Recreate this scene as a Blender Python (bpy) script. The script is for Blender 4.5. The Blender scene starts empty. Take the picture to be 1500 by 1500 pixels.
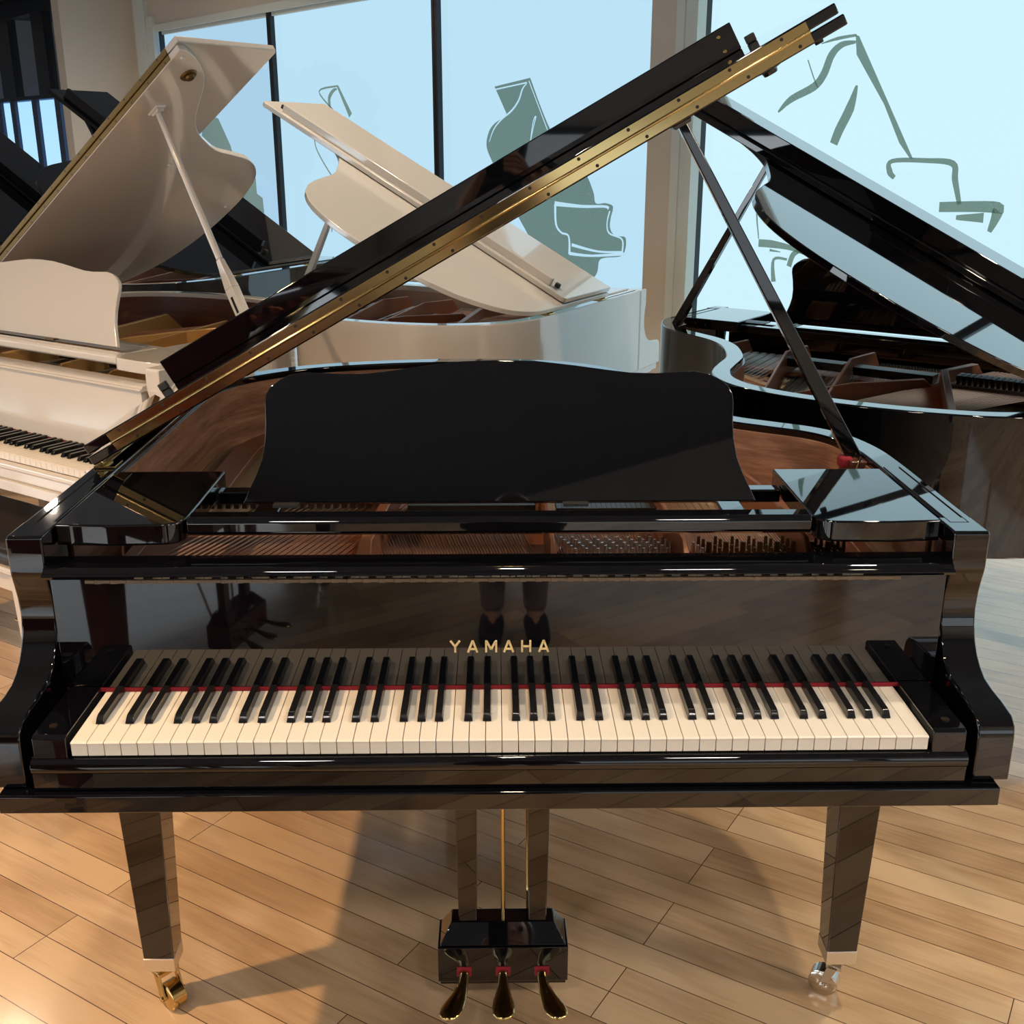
import bpy, bmesh, math, random
from math import sin, cos, pi, radians
from mathutils import Vector, Matrix
random.seed(7)
scn = bpy.context.scene
COL = scn.collection

# ------------------------------------------------------------------ materials
def mat(name, base=(.5, .5, .5), rough=.5, metal=0., spec=.5, coat=0., coat_r=.03, ior=1.5):
    m = bpy.data.materials.new(name); m.use_nodes = True
    b = m.node_tree.nodes['Principled BSDF']
    b.inputs['Base Color'].default_value = (*base, 1)
    b.inputs['Roughness'].default_value = rough
    b.inputs['Metallic'].default_value = metal
    b.inputs['Specular IOR Level'].default_value = spec
    b.inputs['Coat Weight'].default_value = coat
    b.inputs['Coat Roughness'].default_value = coat_r
    b.inputs['IOR'].default_value = ior
    return m
def N(m, t, **kw):
    n = m.node_tree.nodes.new(t)
    for k, v in kw.items():
        if k.startswith('i_'): n.inputs[k[2:].replace('_', ' ')].default_value = v
        else: setattr(n, k, v)
    return n
def LK(m, a, b): m.node_tree.links.new(a, b)
def BS(m): return m.node_tree.nodes['Principled BSDF']
def ramp(m, stops):
    r = N(m, 'ShaderNodeValToRGB'); e = r.color_ramp.elements
    while len(e) < len(stops): e.new(.5)
    for i, (p, c) in enumerate(stops): e[i].position = p; e[i].color = (*c, 1)
    return r

M = {}
M['black'] = mat('black_lacquer', (.0018, .0019, .0030), .03, 0, .3, 1., .02); M['black'].node_tree.nodes['Principled BSDF'].inputs['Coat IOR'].default_value = 1.48
M['burgundy'] = mat('burgundy_lacquer', (.07, .004, .008), .04, 0, .4, 1., .02)
M['white'] = mat('white_lacquer', (.62, .58, .53), .16, 0, .5, 1., .03)
M['blackkey'] = mat('black_key_gloss', (.008, .008, .009), .16, 0, .5)
M['whitekey'] = mat('ivory_key', (.72, .68, .61), .22, 0, .45)
M['brass'] = mat('polished_brass', (.60, .44, .19), .12, 1.)
M['dullbrass'] = mat('dull_hinge_metal', (.20, .16, .12), .45, .9)
M['letter'] = mat('gold_letter', (1., .80, .42), .38, .8)
M['oldbrass'] = mat('antique_brass', (.15, .09, .032), .42, 1.)
M['nickel'] = mat('brushed_nickel', (.72, .68, .60), .3, 1.)
M['chrome'] = mat('chrome', (.62, .58, .52), .1, 1.)
M['steel'] = mat('string_steel', (.62, .57, .52), .3, 1.)
M['copper'] = mat('copper_winding', (.62, .33, .22), .35, 1.)
M['screw'] = mat('dark_screw', (.03, .02, .015), .4, .6)
M['redfelt'] = mat('red_felt', (.22, .006, .016), .9)
M['rubber'] = mat('black_rubber', (.012, .011, .011), .55)
M['damper'] = mat('damper_head', (.012, .012, .012), .25)
M['greyfelt'] = mat('white_felt', (.5, .47, .42), .95)
M['seam'] = mat('seam_shadow_gap', (.002, .002, .002), .9)
M['leather'] = mat('black_leather', (.012, .011, .011), .42)
def plate_mat(name, c1, c2):
    m = mat(name, c1, .36, .55)
    n = N(m, 'ShaderNodeTexNoise', i_Scale=60., i_Detail=3.)
    r = ramp(m, [(.3, c1), (.75, c2)]); LK(m, n.outputs['Fac'], r.inputs['Fac']); LK(m, r.outputs['Color'], BS(m).inputs['Base Color'])
    return m
M['plate'] = plate_mat('bronze_iron_plate', (.36, .155, .085), (.42, .19, .105))
M['goldplate'] = plate_mat('gold_iron_plate', (.56, .33, .11), (.64, .40, .15))
def wood(name, dark, light, scl=(2., 2., 26.), rough=.35, coat=.4):
    m = mat(name, light, rough, 0, .5, coat, .08)
    tc = N(m, 'ShaderNodeTexCoord'); mp = N(m, 'ShaderNodeMapping'); mp.inputs['Scale'].default_value = scl
    n1 = N(m, 'ShaderNodeTexNoise', i_Scale=1.6, i_Detail=5., i_Roughness=.6, i_Distortion=.9)
    n2 = N(m, 'ShaderNodeTexNoise', i_Scale=16., i_Detail=3.)
    mx = N(m, 'ShaderNodeMix'); mx.inputs[0].default_value = .25
    r = ramp(m, [(.32, dark), (.52, tuple((a + b) / 2 for a, b in zip(dark, light))), (.68, light)])
    LK(m, tc.outputs['Object'], mp.inputs['Vector']); LK(m, mp.outputs['Vector'], n1.inputs['Vector']); LK(m, mp.outputs['Vector'], n2.inputs['Vector'])
    LK(m, n1.outputs['Fac'], mx.inputs[2]); LK(m, n2.outputs['Fac'], mx.inputs[3])
    LK(m, mx.outputs[0], r.inputs['Fac']); LK(m, r.outputs['Color'], BS(m).inputs['Base Color'])
    return m
M['mahogany'] = wood('mahogany_veneer', (.20, .08, .04), (.62, .34, .21))
M['darkmahogany'] = wood('dark_mahogany', (.045, .012, .007), (.12, .035, .018))
M['spruce'] = wood('spruce_soundboard', (.33, .22, .12), (.50, .36, .22), (40., 3., 3.), .5, .2)
M['maple'] = wood('maple', (.40, .25, .12), (.55, .37, .20), (20., 3., 3.), .5, .2)

def floor_mat():
    m = mat('oak_floor', (.5, .3, .15), .25, 0, .5, .8, .10); BS(m).inputs['Coat IOR'].default_value = 1.75
    tc = N(m, 'ShaderNodeTexCoord'); mp = N(m, 'ShaderNodeMapping')
    mp.inputs['Rotation'].default_value = (0, 0, radians(32.3))
    LK(m, tc.outputs['Object'], mp.inputs['Vector'])
    br = N(m, 'ShaderNodeTexBrick', offset=.37, offset_frequency=3, squash=1.)
    for k, v in dict(Scale=1., **{'Mortar Size': .0011, 'Mortar Smooth': .2, 'Brick Width': 1.05, 'Row Height': .0765, 'Bias': 0.}).items(): br.inputs[k].default_value = v
    br.inputs['Color1'].default_value = (0, 0, 0, 1); br.inputs['Color2'].default_value = (1, 1, 1, 1); br.inputs['Mortar'].default_value = (.5, .5, .5, 1)
    LK(m, mp.outputs['Vector'], br.inputs['Vector'])
    # per board offset of the grain
    sh = N(m, 'ShaderNodeVectorMath', operation='MULTIPLY_ADD'); sh.inputs[1].default_value = (7.3, 3.1, 5.7)
    LK(m, br.outputs['Color'], sh.inputs[0]); LK(m, mp.outputs['Vector'], sh.inputs[2])
    g = N(m, 'ShaderNodeMapping'); g.inputs['Scale'].default_value = (1.3, 15., 1.); LK(m, sh.outputs['Vector'], g.inputs['Vector'])
    n1 = N(m, 'ShaderNodeTexNoise', i_Scale=1.6, i_Detail=6., i_Roughness=.6, i_Distortion=.6); LK(m, g.outputs['Vector'], n1.inputs['Vector'])
    wv = N(m, 'ShaderNodeTexWave', wave_type='RINGS', rings_direction='Y', i_Scale=1.7, i_Distortion=4.5, i_Detail=2., i_Detail_Scale=1.3)
    g3 = N(m, 'ShaderNodeMapping'); g3.inputs['Scale'].default_value = (.9, 7., 1.); LK(m, sh.outputs['Vector'], g3.inputs['Vector'])
    LK(m, g3.outputs['Vector'], wv.inputs['Vector'])
    g2 = N(m, 'ShaderNodeMapping'); g2.inputs['Scale'].default_value = (9., 190., 1.); LK(m, sh.outputs['Vector'], g2.inputs['Vector'])
    n2 = N(m, 'ShaderNodeTexNoise', i_Scale=1.2, i_Detail=2.); LK(m, g2.outputs['Vector'], n2.inputs['Vector'])
    a = N(m, 'ShaderNodeMath', operation='MULTIPLY_ADD'); a.inputs[1].default_value = .55; LK(m, n1.outputs['Fac'], a.inputs[0])
    b = N(m, 'ShaderNodeMath', operation='MULTIPLY_ADD'); b.inputs[1].default_value = .13; LK(m, wv.outputs['Fac'], b.inputs[0])
    c = N(m, 'ShaderNodeMath', operation='MULTIPLY_ADD'); c.inputs[1].default_value = .22; LK(m, n2.outputs['Fac'], c.inputs[0])
    d = N(m, 'ShaderNodeMath', operation='MULTIPLY'); d.inputs[1].default_value = .40; LK(m, br.outputs['Color'], d.inputs[0])
    LK(m, d.outputs[0], c.inputs[2]); LK(m, c.outputs[0], b.inputs[2]); LK(m, b.outputs[0], a.inputs[2])
    r = ramp(m, [(.30, (.36, .215, .11)), (.56, (.53, .345, .19)), (.78, (.65, .45, .265)), (1., (.68, .47, .28))])
    LK(m, a.outputs[0], r.inputs['Fac'])
    mx = N(m, 'ShaderNodeMix', data_type='RGBA'); mx.inputs[7].default_value = (.10, .045, .018, 1)
    LK(m, br.outputs['Fac'], mx.inputs[0]); LK(m, r.outputs['Color'], mx.inputs[6]); LK(m, mx.outputs[2], BS(m).inputs['Base Color'])
    rr = N(m, 'ShaderNodeMapRange'); rr.inputs['To Min'].default_value = .13; rr.inputs['To Max'].default_value = .26
    LK(m, n1.outputs['Fac'], rr.inputs['Value']); LK(m, rr.outputs[0], BS(m).inputs['Roughness'])
    bp = N(m, 'ShaderNodeBump', i_Strength=.12, i_Distance=.0006); iv = N(m, 'ShaderNodeMath', operation='SUBTRACT'); iv.inputs[0].default_value = 1.
    LK(m, br.outputs['Fac'], iv.inputs[1]); LK(m, iv.outputs[0], bp.inputs['Height']); LK(m, bp.outputs['Normal'], BS(m).inputs['Normal'])
    return m
M['floor'] = floor_mat()
def plaster(name, c, rough=.75):
    m = mat(name, c, rough)
    n = N(m, 'ShaderNodeTexNoise', i_Scale=90., i_Detail=2.); bp = N(m, 'ShaderNodeBump', i_Strength=.05, i_Distance=.001)
    LK(m, n.outputs['Fac'], bp.inputs['Height']); LK(m, bp.outputs['Normal'], BS(m).inputs['Normal'])
    return m
M['beige'] = plaster('beige_paint', (.60, .53, .44))
M['greywall'] = plaster('grey_paint', (.50, .48, .45))
M['ceiling'] = plaster('ceiling_paint', (.13, .145, .17))
M['trim'] = plaster('white_trim_paint', (.62, .66, .62), .5)
M['mullion'] = mat('black_mullion', (.006, .009, .014), .4)
M['darkframe'] = mat('dark_bronze_frame', (.008, .008, .009), .3)
M['greyframe'] = mat('grey_aluminium', (.10, .12, .16), .4, .3)

def emit(name, c, s):
    m = bpy.data.materials.new(name); m.use_nodes = True; nt = m.node_tree; nt.nodes.clear()
    o = N(m, 'ShaderNodeOutputMaterial'); e = N(m, 'ShaderNodeEmission'); e.inputs[0].default_value = (*c, 1); e.inputs[1].default_value = s
    LK(m, e.outputs[0], o.inputs['Surface']); return m
def shade_mat(name, col, st, tr):
    m = bpy.data.materials.new(name); m.use_nodes = True; nt = m.node_tree; nt.nodes.clear()
    o = N(m, 'ShaderNodeOutputMaterial'); e = N(m, 'ShaderNodeEmission'); e.inputs[0].default_value = (*col, 1); e.inputs[1].default_value = st
    t = N(m, 'ShaderNodeBsdfTransparent'); x = N(m, 'ShaderNodeMixShader'); x.inputs[0].default_value = tr
    LK(m, e.outputs[0], x.inputs[1]); LK(m, t.outputs[0], x.inputs[2]); LK(m, x.outputs[0], o.inputs['Surface'])
    return m
M['shadeL'] = shade_mat('sunlit_frosted_film_left', (.43, .67, .86), .72, .13)
M['shadeM'] = shade_mat('sunlit_frosted_film_middle', (.47, .71, .86), .80, .13)
M['shadeR'] = shade_mat('sunlit_frosted_film_right', (.55, .79, .88), .86, .14)
M['backfill'] = emit('back_fill_glow', (.84, .93, 1.), 3.6)  # glow of the added fill panels on the back wall
M['sidefill'] = emit('side_fill_glow', (.84, .93, 1.), 1.1)  # weaker glow of the added fill panels on the right wall
def tint_mat(name, c):
    m = bpy.data.materials.new(name); m.use_nodes = True; nt = m.node_tree; nt.nodes.clear()
    o = N(m, 'ShaderNodeOutputMaterial'); t = N(m, 'ShaderNodeBsdfTransparent'); t.inputs[0].default_value = (*c, 1)
    d = N(m, 'ShaderNodeBsdfDiffuse'); d.inputs[0].default_value = (.42, .5, .46, 1); x = N(m, 'ShaderNodeMixShader'); x.inputs[0].default_value = .28
    LK(m, t.outputs[0], x.inputs[1]); LK(m, d.outputs[0], x.inputs[2]); LK(m, x.outputs[0], o.inputs['Surface'])
    return m
M['decal'] = tint_mat('grey_green_film', (.60, .68, .62))
M['decalline'] = tint_mat('pale_line_film', (.80, .88, .86))
def glass_mat(name, c, spec=.5):
    m = bpy.data.materials.new(name); m.use_nodes = True; nt = m.node_tree; nt.nodes.clear()
    o = N(m, 'ShaderNodeOutputMaterial'); t = N(m, 'ShaderNodeBsdfTransparent'); t.inputs[0].default_value = (*c, 1)
    g = N(m, 'ShaderNodeBsdfGlossy'); g.inputs['Roughness'].default_value = .02; x = N(m, 'ShaderNodeMixShader')
    x.inputs[0].default_value = .07
    LK(m, t.outputs[0], x.inputs[1]); LK(m, g.outputs[0], x.inputs[2]); LK(m, x.outputs[0], o.inputs['Surface'])
    return m
M['clearglass'] = glass_mat('clear_glass', (.75, .88, 1.))
M['darkglass'] = mat('smoked_glass', (.5, .56, .62), .02, 1.)
M['lampglow'] = emit('downlight_glow', (1., .80, .55), 30.)
M['pavement'] = mat('pale_pavement', (.62, .66, .66), .9)
M['foliage'] = mat('foliage', (.05, .16, .10), .8)
M['carpaint'] = mat('car_paint', (.75, .78, .8), .2)
M['skin'] = mat('skin', (.55, .33, .24), .5)
M['tights'] = mat('dark_tights', (.30, .24, .28), .7)
M['cloth'] = mat('black_cloth', (.012, .012, .016), .85)
M['hair'] = mat('dark_hair', (.02, .013, .01), .5)

# ------------------------------------------------------------------ mesh helpers
def link(name, bm, m, parent=None, smooth=40, bevel=0., seg=2):
    me = bpy.data.meshes.new(name); bmesh.ops.recalc_face_normals(bm, faces=bm.faces[:]); bm.to_mesh(me); bm.free()
    for x in (m if isinstance(m, (list, tuple)) else [m]): me.materials.append(x)
    if smooth:
        for p in me.polygons: p.use_smooth = True
        me.set_sharp_from_angle(angle=radians(smooth))
    o = bpy.data.objects.new(name, me); COL.objects.link(o)
    if parent: o.parent = parent
    if bevel:
        b = o.modifiers.new('bevel', 'BEVEL'); b.width = bevel; b.segments = seg; b.limit_method = 'ANGLE'; b.angle_limit = radians(40); b.harden_normals = False; wn = o.modifiers.new('normals', 'WEIGHTED_NORMAL'); wn.keep_sharp = True; wn.weight = 100
    return o
def thing(name, label, cat, loc=(0, 0, 0), rz=0., group=None):
    o = bpy.data.objects.new(name, None); COL.objects.link(o); o.empty_display_size = .2
    o.location = loc; o.rotation_euler = (0, 0, rz); return tag(o, label, cat, group)
def tag(o, label, cat, group=None, kind=None):
    o['label'] = label; o['category'] = cat
    if group: o['group'] = group
    if kind: o['kind'] = kind
    return o
def struct(name, bm, m, parent=None, **kw):
    o = link(name, bm, m, parent, **kw)
    if parent is None: o['kind'] = 'structure'
    return o
def ident(p): return Vector(p)
def box(bm, x0, x1, y0, y1, z0, z1, f=ident, mi=0):
    v = [bm.verts.new(f((x, y, z))) for x in (x0, x1) for y in (y0, y1) for z in (z0, z1)]
    for q in ((0, 1, 3, 2), (4, 6, 7, 5), (0, 4, 5, 1), (2, 3, 7, 6), (0, 2, 6, 4), (1, 5, 7, 3)):
        fa = bm.faces.new([v[i] for i in q]); fa.material_index = mi
    return v
def prism(bm, pts, h0, h1, f, mi=0):
    """pts 2-D polygon, f(u,v,h)->Vector"""
    a = [bm.verts.new(f(u, v, h0)) for u, v in pts]; b = [bm.verts.new(f(u, v, h1)) for u, v in pts]
    n = len(pts); fs = [bm.faces.new(a), bm.faces.new(b[::-1])]
    for i in range(n): fs.append(bm.faces.new((a[i], b[i], b[(i + 1) % n], a[(i + 1) % n])))
    for x in fs: x.material_index = mi
    return a, b
def bar(bm, p, q, w, h, w2=None, h2=None, up=(0, 0, 1)):
    p, q = Vector(p), Vector(q); d = (q - p).normalized(); up = Vector(up)
    s = d.cross(up)
    if s.length < 1e-4: s = d.cross(Vector((0, 1, 0)))
    s.normalize(); u = s.cross(d).normalized(); w2 = w if w2 is None else w2; h2 = h if h2 is None else h2
    A = [bm.verts.new(p + s * a * w / 2 + u * b * h / 2) for a, b in ((-1, -1), (1, -1), (1, 1), (-1, 1))]
    B = [bm.verts.new(q + s * a * w2 / 2 + u * b * h2 / 2) for a, b in ((-1, -1), (1, -1), (1, 1), (-1, 1))]
    bm.faces.new(A); bm.faces.new(B[::-1])
    for i in range(4): bm.faces.new((A[i], B[i], B[(i + 1) % 4], A[(i + 1) % 4]))
def tube(bm, pts, rad, n=10, cap=True):
    pts = [Vector(p) for p in pts]; rad = rad if isinstance(rad, (list, tuple)) else [rad] * len(pts); rings = []
    ref = None
    for i, p in enumerate(pts):
        d = (pts[min(i + 1, len(pts) - 1)] - pts[max(i - 1, 0)]).normalized()
        if ref is None: ref = d.cross(Vector((0, 0, 1))) if abs(d.z) < .95 else d.cross(Vector((0, 1, 0)))
        s = (ref - d * ref.dot(d)).normalized(); ref = s; u = d.cross(s)
        rings.append([bm.verts.new(p + (s * cos(2 * pi * k / n) + u * sin(2 * pi * k / n)) * rad[i]) for k in range(n)])
    for a, b in zip(rings, rings[1:]):
        for k in range(n): bm.faces.new((a[k], b[k], b[(k + 1) % n], a[(k + 1) % n]))
    if cap: bm.faces.new(rings[0]); bm.faces.new(rings[-1][::-1])
def sweep(bm, outer, inner, z0, z1, close=True):
    """closed ring wall between two equally long open/closed curves"""
    n = len(outer); V = []
    for (a, b) in zip(outer, inner):
        V.append([bm.verts.new((a[0], a[1], z0)), bm.verts.new((a[0], a[1], z1)), bm.verts.new((b[0], b[1], z1)), bm.verts.new((b[0], b[1], z0))])
    for i in range(n - 1):
        for k in range(4): bm.faces.new((V[i][k], V[i][(k + 1) % 4], V[i + 1][(k + 1) % 4], V[i + 1][k]))
    bm.faces.new(V[0]); bm.faces.new(V[-1][::-1])

# ------------------------------------------------------------------ grand piano
CT = [(.735, .17), (.735, .35), (.735, .55), (.728, .66), (.70, .76), (.65, .825), (.575, .875), (.51, .92), (.455, .99), (.42, 1.08), (.395, 1.18), (.37, 1.29), (.335, 1.40), (.275, 1.49), (.18, 1.56), (.05, 1.597), (-.10, 1.605), (-.24, 1.595), (-.38, 1.565), (-.50, 1.52), (-.60, 1.45), (-.68, 1.36), (-.725, 1.24), (-.735, 1.12), (-.735, .8), (-.735, .5), (-.735, .17)]
def rimcurve(L=1.605, K=1., n=5):
    P = [(-.735 + (x + .735) * (1 - (1 - K) * min(1, max(0, (y - .6) / .6))), .17 + (y - .17) * (L - .17) / 1.435) for x, y in CT]
    P = [P[0]] + P + [P[-1]]; out = []
    for i in range(1, len(P) - 2):
        p0, p1, p2, p3 = [Vector(P[j]) for j in (i - 1, i, i + 1, i + 2)]
        for k in range(n):
            t = k / n; out.append(.5 * ((2 * p1) + (-p0 + p2) * t + (2 * p0 - 5 * p1 + 4 * p2 - p3) * t * t + (-p0 + 3 * p1 - 3 * p2 + p3) * t ** 3))
    out.append(Vector(P[-2])); return out
def offset(c, d):
    out = []
    for i, p in enumerate(c):
        t = (c[min(i + 1, len(c) - 1)] - c[max(i - 1, 0)]).normalized()
        out.append(p + Vector((-t.y, t.x)) * d)      # curve runs treble->tail->bass, left normal is inward
    return out
CHEEK = [(0., .6565), (0., .725), (.004, .742), (.016, .753), (.05, .758), (.085, .760), (.112, .764), (.132, .773), (.148, .785), (.162, .803), (.172, .826), (.176, .85), (.174, .878), (.169, .90), (.165, .914), (.1635, .921), (.163, .926), (.163, .976), (.167, .981), (.235, .981), (.235, .6565)]

def lidmap(al):
    u = Vector((cos(al), 0, sin(al))); n = Vector((-sin(al), 0, cos(al))); H = Vector((-.722, .525, .989))
    return lambda s, y, t: H + u * s + n * t + Vector((0, y, 0))

def leg_group(g, x, y, body, metal, turn=0.):
    bm = bmesh.new(); w0, w1 = .042, .0275
    for sx in (1,):
        a = [bm.verts.new((x + i * w0 * .97, y + j * w0, .63)) for i, j in ((-1, -1), (1, -1), (1, 1), (-1, 1))]
        b = [bm.verts.new((x + i * w1, y + j * w1, .118)) for i, j in ((-1, -1), (1, -1), (1, 1), (-1, 1))]
        bm.faces.new(a); bm.faces.new(b[::-1])
        for i in range(4): bm.faces.new((a[i], b[i], b[(i + 1) % 4], a[(i + 1) % 4]))
    lg = link('leg', bm, body, g, bevel=.002)
    bm = bmesh.new(); box(bm, x - w1 - .0005, x + w1 + .0005, y - w1 - .0005, y + w1 + .0005, .090, .118)
    link('ferrule', bm, M['nickel'], lg, bevel=.001)
    ca, sa = cos(turn), sin(turn)
    T = lambda p: Vector((x + ca * p[0] - sa * p[1], y + sa * p[0] + ca * p[1], p[2]))
    bm = bmesh.new()
    tube(bm, [T((0, 0, .092)), T((0, 0, .074))], .011, 12)
    for sgn in (-1, 1): bar(bm, T((0, sgn * .019, .078)), T((-.018, sgn * .019, .028)), .018, .004, .014, .004, up=T((0, 1, 0)) - T((0, 0, 0)))
    box(bm, -.014, .014, -.021, .021, .070, .078, T)
    tube(bm, [T((-.018, -.025, .0275)), T((-.018, .025, .0275))], .005, 10)
    cs = link('caster_fork', bm, M['brass' if metal == 'brass' else 'chrome'], lg, bevel=.0008)
    bm = bmesh.new(); tube(bm, [T((-.018, -.015, .027)), T((-.018, -.013, .027)), T((-.018, .013, .027)), T((-.018, .015, .027))], [.024, .027, .027, .024], 28)
    link('caster_wheel', bm, M['brass' if metal == 'brass' else 'chrome'], lg)

def desk_outline(n=10):
    # right half from centre top to bottom corner, u = half width, v = height above foot
    R = [(0., .228), (.06, .226), (.12, .219), (.17, .212), (.21, .207), (.25, .206), (.29, .208), (.312, .209), (.335, .205), (.352, .197), (.366, .186), (.373, .174), (.375, .160), (.374, .13), (.375, .10), (.380, .07), (.389, .045), (.40, .022), (.410, 0.)]
    return [(-u, v) for u, v in R[::-1]] + R[1:]

def grand(name, label, cat, loc, deg, body, al, L=1.605, K=1., plate='plate', full=False, keys=False, desk=True, fall_open=False, lip=.092, group=None, rimwood='mahogany', lidmetal='brass', longprop=1.187, sslot=False, strings=88, dampers=True):
    g = thing(name, label, cat, loc, radians(deg), group)
    B = M[body]; P = M[plate]
    oc = rimcurve(L, K); ic = offset(oc, .048); sy = (L - .17) / 1.435
    Y = lambda y: .17 + (y - .17) * sy
    XK = lambda x, y: -.735 + (x + .735) * (1 - (1 - K) * min(1, max(0, (y - .6) / .6)))
    # --- case
    bm = bmesh.new(); o2 = [p for p in oc]; sel = [i for i, p in enumerate(oc) if p.y > .2]
    sweep(bm, [oc[i] for i in sel], [ic[i] for i in sel], .655, .98); link('case_rim', bm, B, g, bevel=.0035, seg=3)
    ic2 = [p for p in offset(oc, .0485)]; ic3 = offset(oc, .053)
    sel2 = [i for i, p in enumerate(oc) if p.y > .24]
    bm = bmesh.new(); sweep(bm, [ic2[i] for i in sel2], [ic3[i] for i in sel2], .82, .965); link('inner_rim', bm, M[rimwood], g)
    for s in (-1, 1):
        bm = bmesh.new(); prism(bm, CHEEK, .681, .735, lambda u, v, h, s=s: Vector((s * h, u, v))); link('arm', bm, B, g, bevel=.003, seg=3)
        bm = bmesh.new()
        for a, b in (((.692, .21), (.692, .52)), ((.720, .21), (.720, .52))) if s > 0 else (((.715, .22), (.715, .52)),):
            box(bm, min(s * a[0], s * (a[0] + .0009)), max(s * a[0], s * (a[0] + .0009)), a[1], b[1], .979, .9814)
        if s > 0: box(bm, .692, .7209, .21, .211, .979, .9814)
        link('top_seam', bm, M['seam'], g)
        bm = bmesh.new(); x0, x1 = (.616, .664); prism(bm, [(-.002, .702), (-.002, .736), (.003, .741), (.150, .741), (.150, .702)], s * x0, s * x1, lambda u, v, h: Vector((h, u, v)))
        kb = link('key_block', bm, B, g, bevel=.0015)
        bm = bmesh.new(); tube(bm, [(s * .643, .028, .741), (s * .643, .028, .7425)], .006, 16); link('screw', bm, M['screw'], kb)
    bm = bmesh.new(); prism(bm, [(-.006, .6565), (-.006, .684), (-.0095, .687), (-.0105, .693), (-.009, .700), (-.005, .7045), (-.0005, .706), (.004, .706), (.004, .6565)], -.668, .668, lambda u, v, h: Vector((h, u, v))); link('key_slip', bm, B, g, smooth=35, bevel=.0006, seg=1)
    bm = bmesh.new(); prism(bm, [(-.014, .625), (-.0185, .627), (-.0185, .6515), (-.016, .655), (-.0, .656), (.05, .656), (.50, .656), (.50, .62), (.05, .62), (.03, .625)], -.716, .716, lambda u, v, h: Vector((h, u, v))); link('key_bed', bm, B, g, bevel=.001)
    bm = bmesh.new(); prism(bm, [(p.x, p.y) for p in ic if p.y > .5], .66, .672, lambda u, v, h: Vector((u, v, h))); link('bottom_beam_board', bm, M['darkmahogany'], g)
    # --- fallboard and name rail
    if fall_open:
        bm = bmesh.new(); prism(bm, [(.152, .738), (.152, .918), (.172, .918), (.172, .738)], -.672, .672, lambda u, v, h: Vector((h, u, v))); fb = link('fallboard', bm, B, g, bevel=.0012)
        bm = bmesh.new(); box(bm, -.668, .668, .1515, .168, .7315, .7375); link('key_felt', bm, M['redfelt'], g, smooth=0)
    else:
        bm = bmesh.new(); prism(bm, [(.004, .735), (.004, .755), (.02, .775), (.06, .80), (.13, .90), (.172, .918), (.172, .735)], -.672, .672, lambda u, v, h: Vector((h, u, v))); fb = link('fallboard', bm, B, g, bevel=.002)
    bm = bmesh.new(); prism(bm, [(.150, .9195), (.143, .9205), (.141, .925), (.143, .928), (.148, .9285), (.150, .932), (.155, .9355), (.20, .937), (.20, .9195)], -.681, .681, lambda u, v, h: Vector((h, u, v))); link('name_rail', bm, B, g, smooth=35, bevel=.0006, seg=1)
    if full:
        bm = bmesh.new(); x = -.62
        k = 0
        while x < .60:
            w = .0235; box(bm, x, x + w * .58, .1495, .1525, .9115, .9165); box(bm, x + w * .6, x + w, .1500, .1525, .9105, .9165); x += w
        link('fallboard_hinge', bm, M['dullbrass'], fb, smooth=0)
        # lettering: strokes on a 1 x 1.45 cell
        LET = {'Y': [((0, 1.45), (.5, .72)), ((1, 1.45), (.5, .72)), ((.5, .75), (.5, 0))], 'A': [((0, 0), (.5, 1.45)), ((1, 0), (.5, 1.45)), ((.2, .42), (.8, .42))],
               'M': [((.06, 0), (.06, 1.45)), ((1.14, 0), (1.14, 1.45)), ((.1, 1.4), (.6, .35)), ((1.1, 1.4), (.6, .35))], 'H': [((.06, 0), (.06, 1.45)), ((.94, 0), (.94, 1.45)), ((.06, .72), (.94, .72))]}
        xs = -.0775
        for ch in 'YAMAHA':
            bm = bmesh.new(); sc = .0142
            for (a, b) in LET[ch]:
                av, bv = Vector(a), Vector(b); d = (bv - av); d.normalize()
                pp = lambda q: Vector((xs + q[0] * sc, .1508, .7945 + q[1] * sc * .95))
                bar(bm, pp(av), pp(bv), .0032, .0022, up=(0, 1, 0))
            lt = link('letter', bm, M['letter'], fb, smooth=0, bevel=.0003, seg=1)
            xs += .0268 if ch != 'M' else .0282
    # --- keys
    if keys:
        def wkey(i):
            bm = bmesh.new(); prism(bm, [(0, .7085), (0, .7262), (-.0012, .7278), (-.0012, .7290), (0, .7302), (.003, .7306), (.17, .7306), (.17, .7085)], -.01125, .01125, lambda u, v, h: Vector((h, u, v))); return bm
        w0 = link('white_key', wkey(0), M['whitekey'], g, bevel=.0006, seg=2); w0.location.x = -25.5 * .0235
        for i in range(1, 52):
            c = w0.copy(); COL.objects.link(c); c.parent = g; c.location.x = (-25.5 + i) * .0235
        bm = bmesh.new()
        prof = [(.050, .7312), (.0515, .7345), (.0545, .7400), (.058, .7424), (.064, .7430), (.150, .7430), (.150, .7312)]
        HWD = lambda v: .0066 if v < .733 else (.0060 if v < .738 else .0049)
        a = [bm.verts.new((-HWD(v), u, v)) for u, v in prof]; b = [bm.verts.new((HWD(v), u, v)) for u, v in prof]
        bm.faces.new(a); bm.faces.new(b[::-1]); n = len(prof)
        for i in range(n): bm.faces.new((a[i], b[i], b[(i + 1) % n], a[(i + 1) % n]))
        k0 = link('black_key', bm, M['blackkey'], g, bevel=.0009, seg=2); first = True
        for i in range(51):
            nt = 'ABCDEFG'[i % 7]
            if nt in 'BE': continue
            off = {'A': .002, 'C': -.002, 'D': .002, 'F': -.0025, 'G': 0}[nt]
            c = k0 if first else k0.copy()
            if not first: COL.objects.link(c); c.parent = g
            first = False; c.location.x = (-25 + i) * .0235 + off
    # --- sound board, plate, strings
    sb = [p for p in offset(oc, .054) if p.y > .26]
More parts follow.
